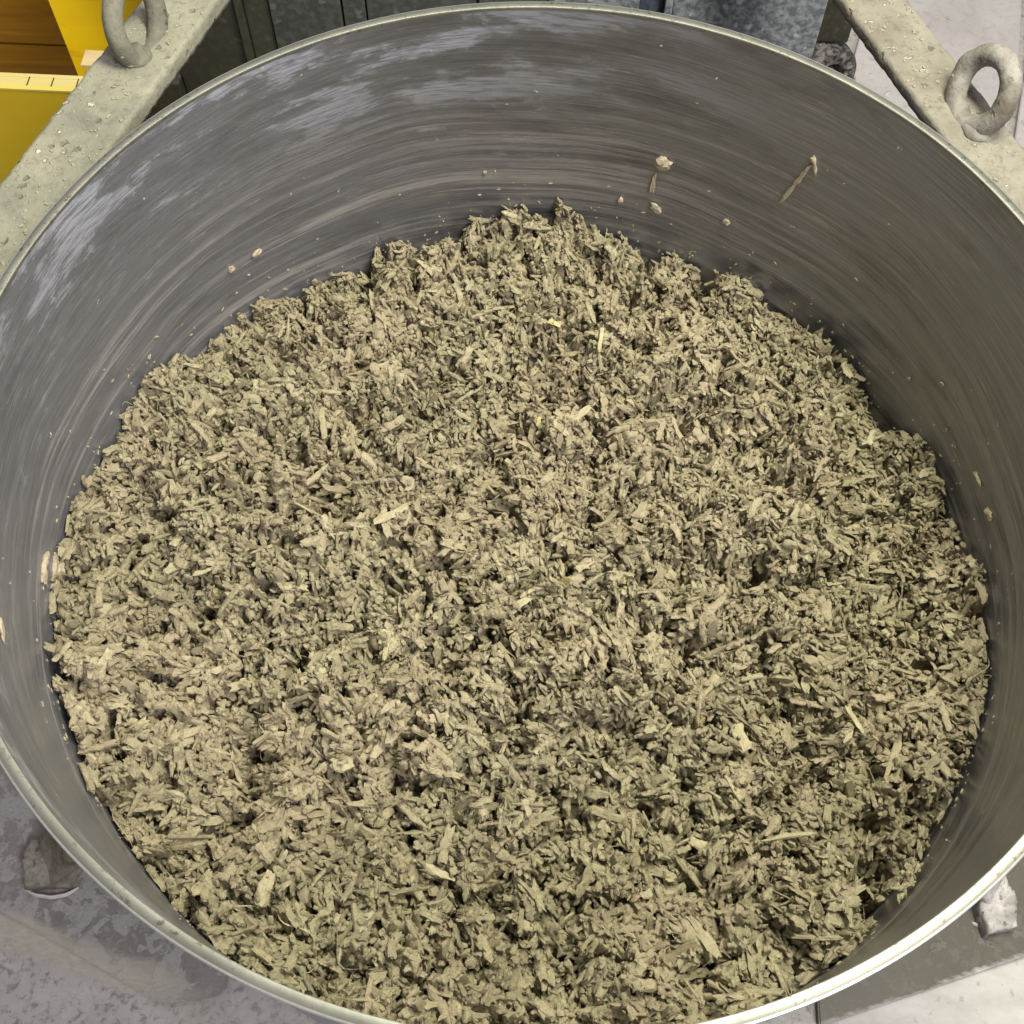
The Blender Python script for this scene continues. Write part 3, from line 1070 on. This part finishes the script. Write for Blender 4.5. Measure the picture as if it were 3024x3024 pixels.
def fibre_mesh(name, seed):
    r_ = np.random.default_rng(seed)
    n = 12
    c1, c2, c3 = r_.uniform(-0.35, 0.35, 3)
    vs, fs = [], []
    for i in range(n):
        f = i / (n - 1)
        x = f - 0.5
        cy = c1 * math.sin(f * 3.1) + c2 * math.sin(f * 6.3)
        cz = abs(c3) * math.sin(f * 3.14) * 0.6
        rr = 0.011 * (0.4 + math.sin(math.pi * f))
        for j in range(3):
            a = 2 * math.pi * j / 3
            vs.append((x, cy + rr * math.cos(a), cz + rr * math.sin(a)))
    for i in range(n - 1):
        for j in range(3):
            fs.append((i * 3 + j, i * 3 + (j + 1) % 3, (i + 1) * 3 + (j + 1) % 3, (i + 1) * 3 + j))
    me = bpy.data.meshes.new(name)
    me.from_pydata(vs, [], fs)
    me.materials.append(M_shiv)
    return me


lib = bpy.data.collections.new('shiv_pieces')
NV_CHIP, NV_LUMP, NV_FIB = 30, 8, 8
for i in range(NV_CHIP):
    st = ('plank', 'splinter', 'plank', 'wedge', 'plank')[i % 5]
    ob = bpy.data.objects.new('piece_%02d' % i, chip_mesh('piece_%02d' % i, 100 + i, st))
    lib.objects.link(ob)
for i in range(NV_LUMP):
    ob = bpy.data.objects.new('piece_%02d' % (NV_CHIP + i), lump_mesh('piece_lump_%02d' % i, 300 + i))
    lib.objects.link(ob)
for i in range(NV_FIB):
    ob = bpy.data.objects.new('piece_%02d' % (NV_CHIP + NV_LUMP + i), fibre_mesh('piece_fibre_%02d' % i, 500 + i))
    lib.objects.link(ob)


def scatter(n, lmed, lsig, lmin, lmax, wr, tr, zlo, zhi, idx, tilt, rmax=0.4875, wcap=0.0095, tcap=0.0048):
    r = np.sqrt(rng.random(n)) * rmax
    th = rng.random(n) * 2 * math.pi
    x, y = r * np.cos(th), r * np.sin(th)
    L = np.clip(np.exp(rng.normal(math.log(lmed), lsig, n)), lmin, lmax)
    L = L * np.interp(y, [-0.45, -0.15, 0.1], [1.28, 1.05, 0.95])
    W = np.clip(L * rng.uniform(wr[0], wr[1], n), 0.0012, wcap)
    T = np.clip(W * rng.uniform(tr[0], tr[1], n), 0.0008, tcap)
    e = 0.004
    h = height(x, y)
    gx = np.clip((height(x + e, y) - h) / e, -1.3, 1.3)
    gy = np.clip((height(x, y + e) - h) / e, -1.3, 1.3)
    # neighbours lie roughly alike: bundles inside each clump
    ang = vnoise(x * 30 + 3, y * 30 + 8, 21) * 2 * math.pi * 1.5 + rng.normal(0, 0.75, n)
    pitch = rng.normal(0, tilt, n)
    rollv = rng.normal(0, 0.5, n)
    # keep long pieces inside the wall
    reach = 0.4910 - r
    lim = np.abs(np.cos(ang - th)) * L * 0.5
    over = lim > reach
    ang = np.where(over, th + math.pi / 2 + rng.normal(0, 0.06, n), ang)
    pitch = pitch - (gx * np.cos(ang) + gy * np.sin(ang)) * 0.8
    rollv = rollv + (-gx * np.sin(ang) + gy * np.cos(ang)) * 0.8
    z = h + rng.uniform(zlo, zhi, n)
    tint = np.clip(rng.normal(0.5, 0.15, n) + (vnoise(x * 20, y * 20, 31) - 0.5) * 0.3, 0.02, 0.92)
    tint = np.where(rng.random(n) < 0.0010, 0.99, tint)
    return (np.stack([x, y, z], -1), np.stack([rollv, pitch, ang], -1), np.stack([L, W, T], -1), tint, rng.integers(idx[0], idx[1], n))


parts = [
    scatter(22000, 0.0130, 0.34, 0.006, 0.028, (0.22, 0.50), (0.4, 0.85), -0.024, -0.006, (0, NV_CHIP), 0.45),
    scatter(22000, 0.0140, 0.38, 0.006, 0.036, (0.22, 0.52), (0.35, 0.8), -0.006, 0.0025, (0, NV_CHIP), 0.50),
    scatter(1700, 0.025, 0.28, 0.016, 0.046, (0.16, 0.36), (0.30, 0.6), -0.002, 0.003, (0, NV_CHIP), 0.34),
    scatter(15000, 0.0078, 0.36, 0.003, 0.016, (0.6, 1.0), (0.5, 0.9), -0.009, 0.001, (NV_CHIP, NV_CHIP + NV_LUMP), 0.6),
    scatter(17000, 0.0068, 0.30, 0.003, 0.012, (0.25, 0.6), (0.4, 0.9), -0.003, 0.003, (0, NV_CHIP), 0.6),
]
fb = scatter(900, 0.022, 0.35, 0.010, 0.045, (0.5, 1.0), (0.5, 0.9), 0.0, 0.004, (NV_CHIP + NV_LUMP, NV_CHIP + NV_LUMP + NV_FIB), 0.25)
fb[2][:, 1] = fb[2][:, 0]
fb[2][:, 2] = fb[2][:, 0]
parts.append(fb)
pos, rot, scl, tint, idx = [np.concatenate([p[i] for p in parts]) for i in range(5)]

# the packed body below the loose pieces (polar grid)
nr, na = 150, 420
vs = [(0, 0, 0)]
rr = np.linspace(0, 0.4912, nr + 1)[1:]
aa = np.linspace(0, 2 * math.pi, na, endpoint=False)
RR, AA = np.meshgrid(rr, aa, indexing='ij')
X, Y = (RR * np.cos(AA)).ravel(), (RR * np.sin(AA)).ravel()
X = np.concatenate([[0.0], X])
Y = np.concatenate([[0.0], Y])
Z = height(X, Y) - 0.024 + (vnoise(X * 220 + 7, Y * 220 + 7, 41) - 0.5) * 0.004
faces = []
for j in range(na):
    faces.append((0, 1 + j, 1 + (j + 1) % na))
for i in range(nr - 1):
    b0, b1 = 1 + i * na, 1 + (i + 1) * na
    for j in range(na):
        j2 = (j + 1) % na
        faces.append((b0 + j, b1 + j, b1 + j2, b0 + j2))
nbase = len(X)
npt = len(pos)
allv = np.concatenate([np.stack([X, Y, Z], -1), pos])
me = bpy.data.meshes.new('shiv_heap')
me.from_pydata(allv.tolist(), [], faces)
me.polygons.foreach_set('use_smooth', [True] * len(me.polygons))
me.materials.append(M_shiv)


def attr(name, typ, data, key):
    a = me.attributes.new(name, typ, 'POINT')
    a.data.foreach_set(key, np.ascontiguousarray(data).ravel())


z3 = np.zeros((nbase, 3), dtype=np.float32)
attr('rot', 'FLOAT_VECTOR', np.concatenate([z3, rot]).astype(np.float32), 'vector')
attr('scl', 'FLOAT_VECTOR', np.concatenate([z3, scl]).astype(np.float32), 'vector')
attr('tint', 'FLOAT', np.concatenate([np.zeros(nbase), tint]).astype(np.float32), 'value')
attr('pick', 'INT', np.concatenate([np.zeros(nbase), idx]).astype(np.int32), 'value')
attr('loose', 'BOOLEAN', np.concatenate([np.zeros(nbase), np.ones(npt)]).astype(bool), 'value')
heap = mesh_obj('shiv_heap', me)
tag(heap, 'heap of clay-coated hemp shiv, pale tan chips and crumbs filling the steel pan', 'hemp mix', kind='stuff')

ng = bpy.data.node_groups.new('scatter_pieces', 'GeometryNodeTree')
ng.interface.new_socket('Geometry', in_out='INPUT', socket_type='NodeSocketGeometry')
ng.interface.new_socket('Geometry', in_out='OUTPUT', socket_type='NodeSocketGeometry')
N = ng.nodes
gi, go = N.new('NodeGroupInput'), N.new('NodeGroupOutput')


def named(nm, typ):
    a = N.new('GeometryNodeInputNamedAttribute')
    a.data_type = typ
    a.inputs[0].default_value = nm
    return a.outputs[0]


ci = N.new('GeometryNodeCollectionInfo')
ci.inputs['Collection'].default_value = lib
ci.inputs['Separate Children'].default_value = True
ci.inputs['Reset Children'].default_value = True
m2p = N.new('GeometryNodeMeshToPoints')
iop = N.new('GeometryNodeInstanceOnPoints')
iop.inputs['Pick Instance'].default_value = True
e2r = N.new('FunctionNodeEulerToRotation')
jn = N.new('GeometryNodeJoinGeometry')
LK = ng.links.new
LK(gi.outputs[0], m2p.inputs['Mesh'])
LK(named('loose', 'BOOLEAN'), m2p.inputs['Selection'])
LK(m2p.outputs[0], iop.inputs['Points'])
LK(ci.outputs[0], iop.inputs['Instance'])
LK(named('pick', 'INT'), iop.inputs['Instance Index'])
LK(named('rot', 'FLOAT_VECTOR'), e2r.inputs[0])
LK(e2r.outputs[0], iop.inputs['Rotation'])
LK(named('scl', 'FLOAT_VECTOR'), iop.inputs['Scale'])
LK(gi.outputs[0], jn.inputs[0])
LK(iop.outputs[0], jn.inputs[0])
LK(jn.outputs[0], go.inputs[0])
md = heap.modifiers.new('pieces', 'NODES')
md.node_group = ng

# ------------------------------------------------------------------ single pieces that stand out
M_tan = mat_chip_plain('tan_clay_piece', (0.46, 0.41, 0.26))
M_pink = mat_chip_plain('dry_pinkish_piece', (0.54, 0.46, 0.335))
M_pale = mat_chip_plain('pale_piece', (0.53, 0.475, 0.30))
M_yel = mat_chip_plain('yellow_bare_chip', (0.54, 0.47, 0.24), (0.38, 0.32, 0.15))


def piece(name, label, cat, L, W, T, seed, style, mat, M_world, sub=1):
    src = chip_mesh(name, seed, style) if style != 'lump' else lump_mesh(name, seed)
    bm = bmesh.new()
    bm.from_mesh(src)
    bmesh.ops.scale(bm, vec=(L, W, T), verts=bm.verts[:])
    if sub:
        bmesh.ops.subdivide_edges(bm, edges=bm.edges[:], cuts=1, use_grid_fill=True)
    for v in bm.verts:
        q = v.co + Vector((seed * 0.37, 0, 0))
        v.co += Vector((mn.noise(q * 300), mn.noise(q * 300 + Vector((9, 9, 9))), mn.noise(q * 300 + Vector((5, 1, 7))))) * min(W, T) * 0.22
    me_ = bpy.data.meshes.new(name)
    bm.to_mesh(me_)
    bm.free()
    me_.materials.append(mat)
    me_.polygons.foreach_set('use_smooth', [True] * len(me_.polygons))
    me_.set_sharp_from_angle(angle=R(50))
    o = mesh_obj(name, me_)
    o.matrix_world = M_world
    tag(o, label, cat)
    return o


def on_heap(x, y, ang, dz=0.0045, pitch=0.0, roll=0.0):
    z = float(np.max(height(np.array([x, x + 0.006, x - 0.006, x, x]), np.array([y, y, y, y + 0.006, y - 0.006])))) + dz
    return Matrix.Translation((x, y, z)) @ Matrix.Rotation(R(ang), 4, 'Z') @ Matrix.Rotation(R(pitch), 4, 'Y') @ Matrix.Rotation(R(roll), 4, 'X')


HP = [
    (-0.151, 0.020, 32, 0.036, 0.0095, 0.0030, 'plank', M_tan, 'broad flake pointing up to the right, left of the heap centre'),
    (-0.009, -0.048, 42, 0.039, 0.0085, 0.0030, 'plank', M_tan, 'wide pale flake slanting up to the right at the heap centre'),
    (-0.077, -0.330, -22, 0.040, 0.0085, 0.0035, 'splinter', M_pale, 'long stub slanting down to the right, near front of the heap'),
    (-0.228, -0.362, 80, 0.029, 0.0120, 0.0050, 'plank', M_tan, 'blocky upright chip near the left front wall'),
    (0.217, -0.182, -65, 0.026, 0.0150, 0.0050, 'plank', M_pale, 'thick rectangular chip right of centre'),
    (-0.174, -0.239, 5, 0.021, 0.0125, 0.0040, 'plank', M_tan, 'short square-ended chip left of the front pits'),
    (0.335, -0.158, -58, 0.032, 0.0065, 0.0030, 'wedge', M_pale, 'narrow tapering flake near the right wall'),
    (0.067, 0.291, 84, 0.030, 0.0055, 0.0025, 'plank', M_pale, 'thin pale stick pointing away near the far side'),
    (0.052, 0.210, 48, 0.046, 0.0090, 0.0035, 'wedge', M_tan, 'long flake slanting up to the right beyond the centre'),
    (0.011, 0.321, -25, 0.016, 0.0085, 0.0030, 'wedge', M_yel, 'small bare yellow flake on the far part of the heap'),
    (-0.002, 0.183, 82, 0.013, 0.0048, 0.0025, 'plank', M_yel, 'tiny bright yellow rectangle beyond the centre'),
    (0.258, -0.281, 12, 0.050, 0.0065, 0.0045, 'splinter', M_tan, 'long twig-like stick across the right front lump'),
    (0.180, -0.287, -20, 0.024, 0.0120, 0.0060, 'plank', M_pale, 'chunky chip over a dark hole in the right front'),
    (0.176, -0.376, -52, 0.042, 0.0120, 0.0040, 'splinter', M_tan, 'large flat leaf-shaped flake low in the right front'),
    (-0.330, -0.060, 25, 0.026, 0.0060, 0.0030, 'wedge', M_tan, 'slender chip near the left wall'),
    (-0.250, 0.215, -8, 0.028, 0.0070, 0.0030, 'plank', M_tan, 'flat chip on the far left of the heap'),
]
for i, (x, y, a, L, W, T, st, mt, lab) in enumerate(HP):
    piece('hemp_chip', lab, 'hemp chip', L, W, T, 700 + i, st, mt, on_heap(x, y, a, pitch=random.uniform(-9, 9), roll=random.uniform(-14, 14)))


def on_wall(th, z, ang, depth=0.0015):
    """frame on the inner wall: x runs round the wall, y up, z towards the axis"""
    t_ = R(th)
    n_ = Vector((-math.cos(t_), -math.sin(t_), 0))
    xx = Vector((math.sin(t_), -math.cos(t_), 0))
    yy = Vector((0, 0, 1))
    M_ = Matrix((xx, yy, n_)).transposed().to_4x4()
    M_.translation = Vector((0.4912 * math.cos(t_), 0.4912 * math.sin(t_), z)) + n_ * depth
    return M_ @ Matrix.Rotation(R(ang), 4, 'Z')


WP = [
    (74.8, -0.195, 5, 0.0200, 0.0200, 0.009, 'lump', M_pink, 'jagged pale crumb stuck high on the far wall'),
    (75.6, -0.228, 88, 0.0300, 0.0052, 0.0035, 'wedge', M_pink, 'thin crumb hanging just below the jagged pale one'),
    (56.3, -0.150, 74, 0.0680, 0.0050, 0.004, 'plank', M_pink, 'bent splinter stuck on the upper right wall, its long arm'),
    (54.6, -0.116, -66, 0.0240, 0.0050, 0.004, 'wedge', M_pink, 'short arm of debris touching the top of the bent splinter'),
    (80.0, -0.271, 80, 0.0130, 0.0070, 0.005, 'lump', M_pink, 'rounded crumb on the far wall, left of the forked one'),
    (74.7, -0.270, -50, 0.0200, 0.0100, 0.005, 'lump', M_pink, 'small forked crumb low on the far wall'),
    (64.3, -0.255, 0, 0.0100, 0.0100, 0.004, 'lump', M_pink, 'tiny crumb low on the far wall, right of the forked one'),
    (134.4, -0.245, 25, 0.0130, 0.0110, 0.004, 'lump', M_pink, 'flat crumb on the wall above the far left of the heap'),
    (138.7, -0.244, -60, 0.0100, 0.0100, 0.004, 'lump', M_pink, 'small crumb on the left wall beside the flat one'),
    (-171.2, -0.228, 0, 0.0330, 0.0090, 0.005, 'plank', M_pink, 'stubby upright splinter stuck on the left wall'),
    (-172.9, -0.255, 10, 0.0250, 0.0080, 0.005, 'plank', M_pink, 'short splinter between the stubby one and the heap edge'),
    (-172.4, -0.262, -22, 0.0480, 0.0095, 0.009, 'splinter', M_pink, 'long leaning splinter touching the left edge of the heap'),
    (-157.4, -0.108, 5, 0.0260, 0.0070, 0.004, 'splinter', M_pink, 'pale splinter cut off by the left edge of the picture'),
    (30.4, -0.289, 60, 0.0070, 0.0050, 0.003, 'lump', M_tan, 'tiny crumb on the right wall above the heap'),
    (25.6, -0.245, 10, 0.0080, 0.0060, 0.003, 'lump', M_tan, 'tiny crumb higher on the right wall'),
    (12.8, -0.273, 5, 0.0180, 0.0060, 0.004, 'wedge', M_tan, 'thin upright flake on the right wall'),
    (8.0, -0.277, 20, 0.0170, 0.0110, 0.005, 'lump', M_tan, 'two-lobed crumb on the right wall below the thin flake'),
    (99.7, -0.234, 0, 0.0050, 0.0060, 0.003, 'lump', M_tan, 'speck of clay on the far wall left of centre'),
]
for i, (th, z, a, L, W, T, st, mt, lab) in enumerate(WP):
    piece('wall_crumb', lab, 'crumb', L, W, T, 900 + i, st, mt, on_wall(th, z, a))

# fines clinging to the wall just above the heap, thinning out upwards
bm = bmesh.new()
rf = np.random.default_rng(55)
for i in range(330):
    th = rf.uniform(0, 360)
    t_ = R(th)
    hz = float(height(np.array([0.48 * math.cos(t_)]), np.array([0.48 * math.sin(t_)]))[0])
    z = hz + 0.004 + rf.exponential(0.022)
    if z > -0.04:
        continue
    sz = rf.uniform(0.0006, 0.0017)
    r_ = bmesh.ops.create_icosphere(bm, subdivisions=1, radius=sz)
    Mx = on_wall(th, z, rf.uniform(0, 180), sz * 0.3) @ Matrix.Diagonal((rf.uniform(0.8, 2.6), rf.uniform(0.6, 1.1), 0.6, 1))
    for v in r_['verts']:
        v.co = Mx @ (v.co * rf.uniform(0.75, 1.2))
o = from_bm('clinging_fines', bm, M_tan)
tag(o, 'fine crumbs of mix clinging to the steel wall just above the heap', 'crumbs', kind='stuff')

# clump of shiv hanging on the near right wall: chips grown from a lump, one mesh
bm = bmesh.new()
rc = np.random.default_rng(77)
for i in range(46):
    src = chip_mesh('tmp', 2000 + i, ('plank', 'splinter', 'wedge')[i % 3]) if i % 3 else lump_mesh('tmp', 2000 + i)
    L = rc.uniform(0.006, 0.015)
    W = L * rc.uniform(0.3, 0.55)
    if i % 3 == 0:
        L, W = rc.uniform(0.006, 0.011), rc.uniform(0.005, 0.009)
    mt_ = Matrix.Translation((rc.normal(0, 0.010), rc.normal(0, 0.0055), abs(rc.normal(0.003, 0.004)))) @ Matrix.Rotation(rc.uniform(0, 6.28), 4, 'Z') @ Matrix.Rotation(rc.normal(0, 0.5), 4, 'Y') @ Matrix.Diagonal((L, W, W * 0.7, 1))
    src.transform(mt_)
    bm.from_mesh(src)
    bpy.data.meshes.remove(src)
me_ = bpy.data.meshes.new('shiv_clump')
bm.to_mesh(me_)
bm.free()
me_.materials.clear()
me_.materials.append(M_tan)
o = mesh_obj('shiv_clump', me_)
# rests against the wall, a ragged clump the size of a walnut
o.matrix_world = on_wall(-40.6, -0.300, 25, 0.004)
tag(o, 'ragged clump of clay and shiv stuck on the near right wall of the pan', 'clump', kind='stuff')
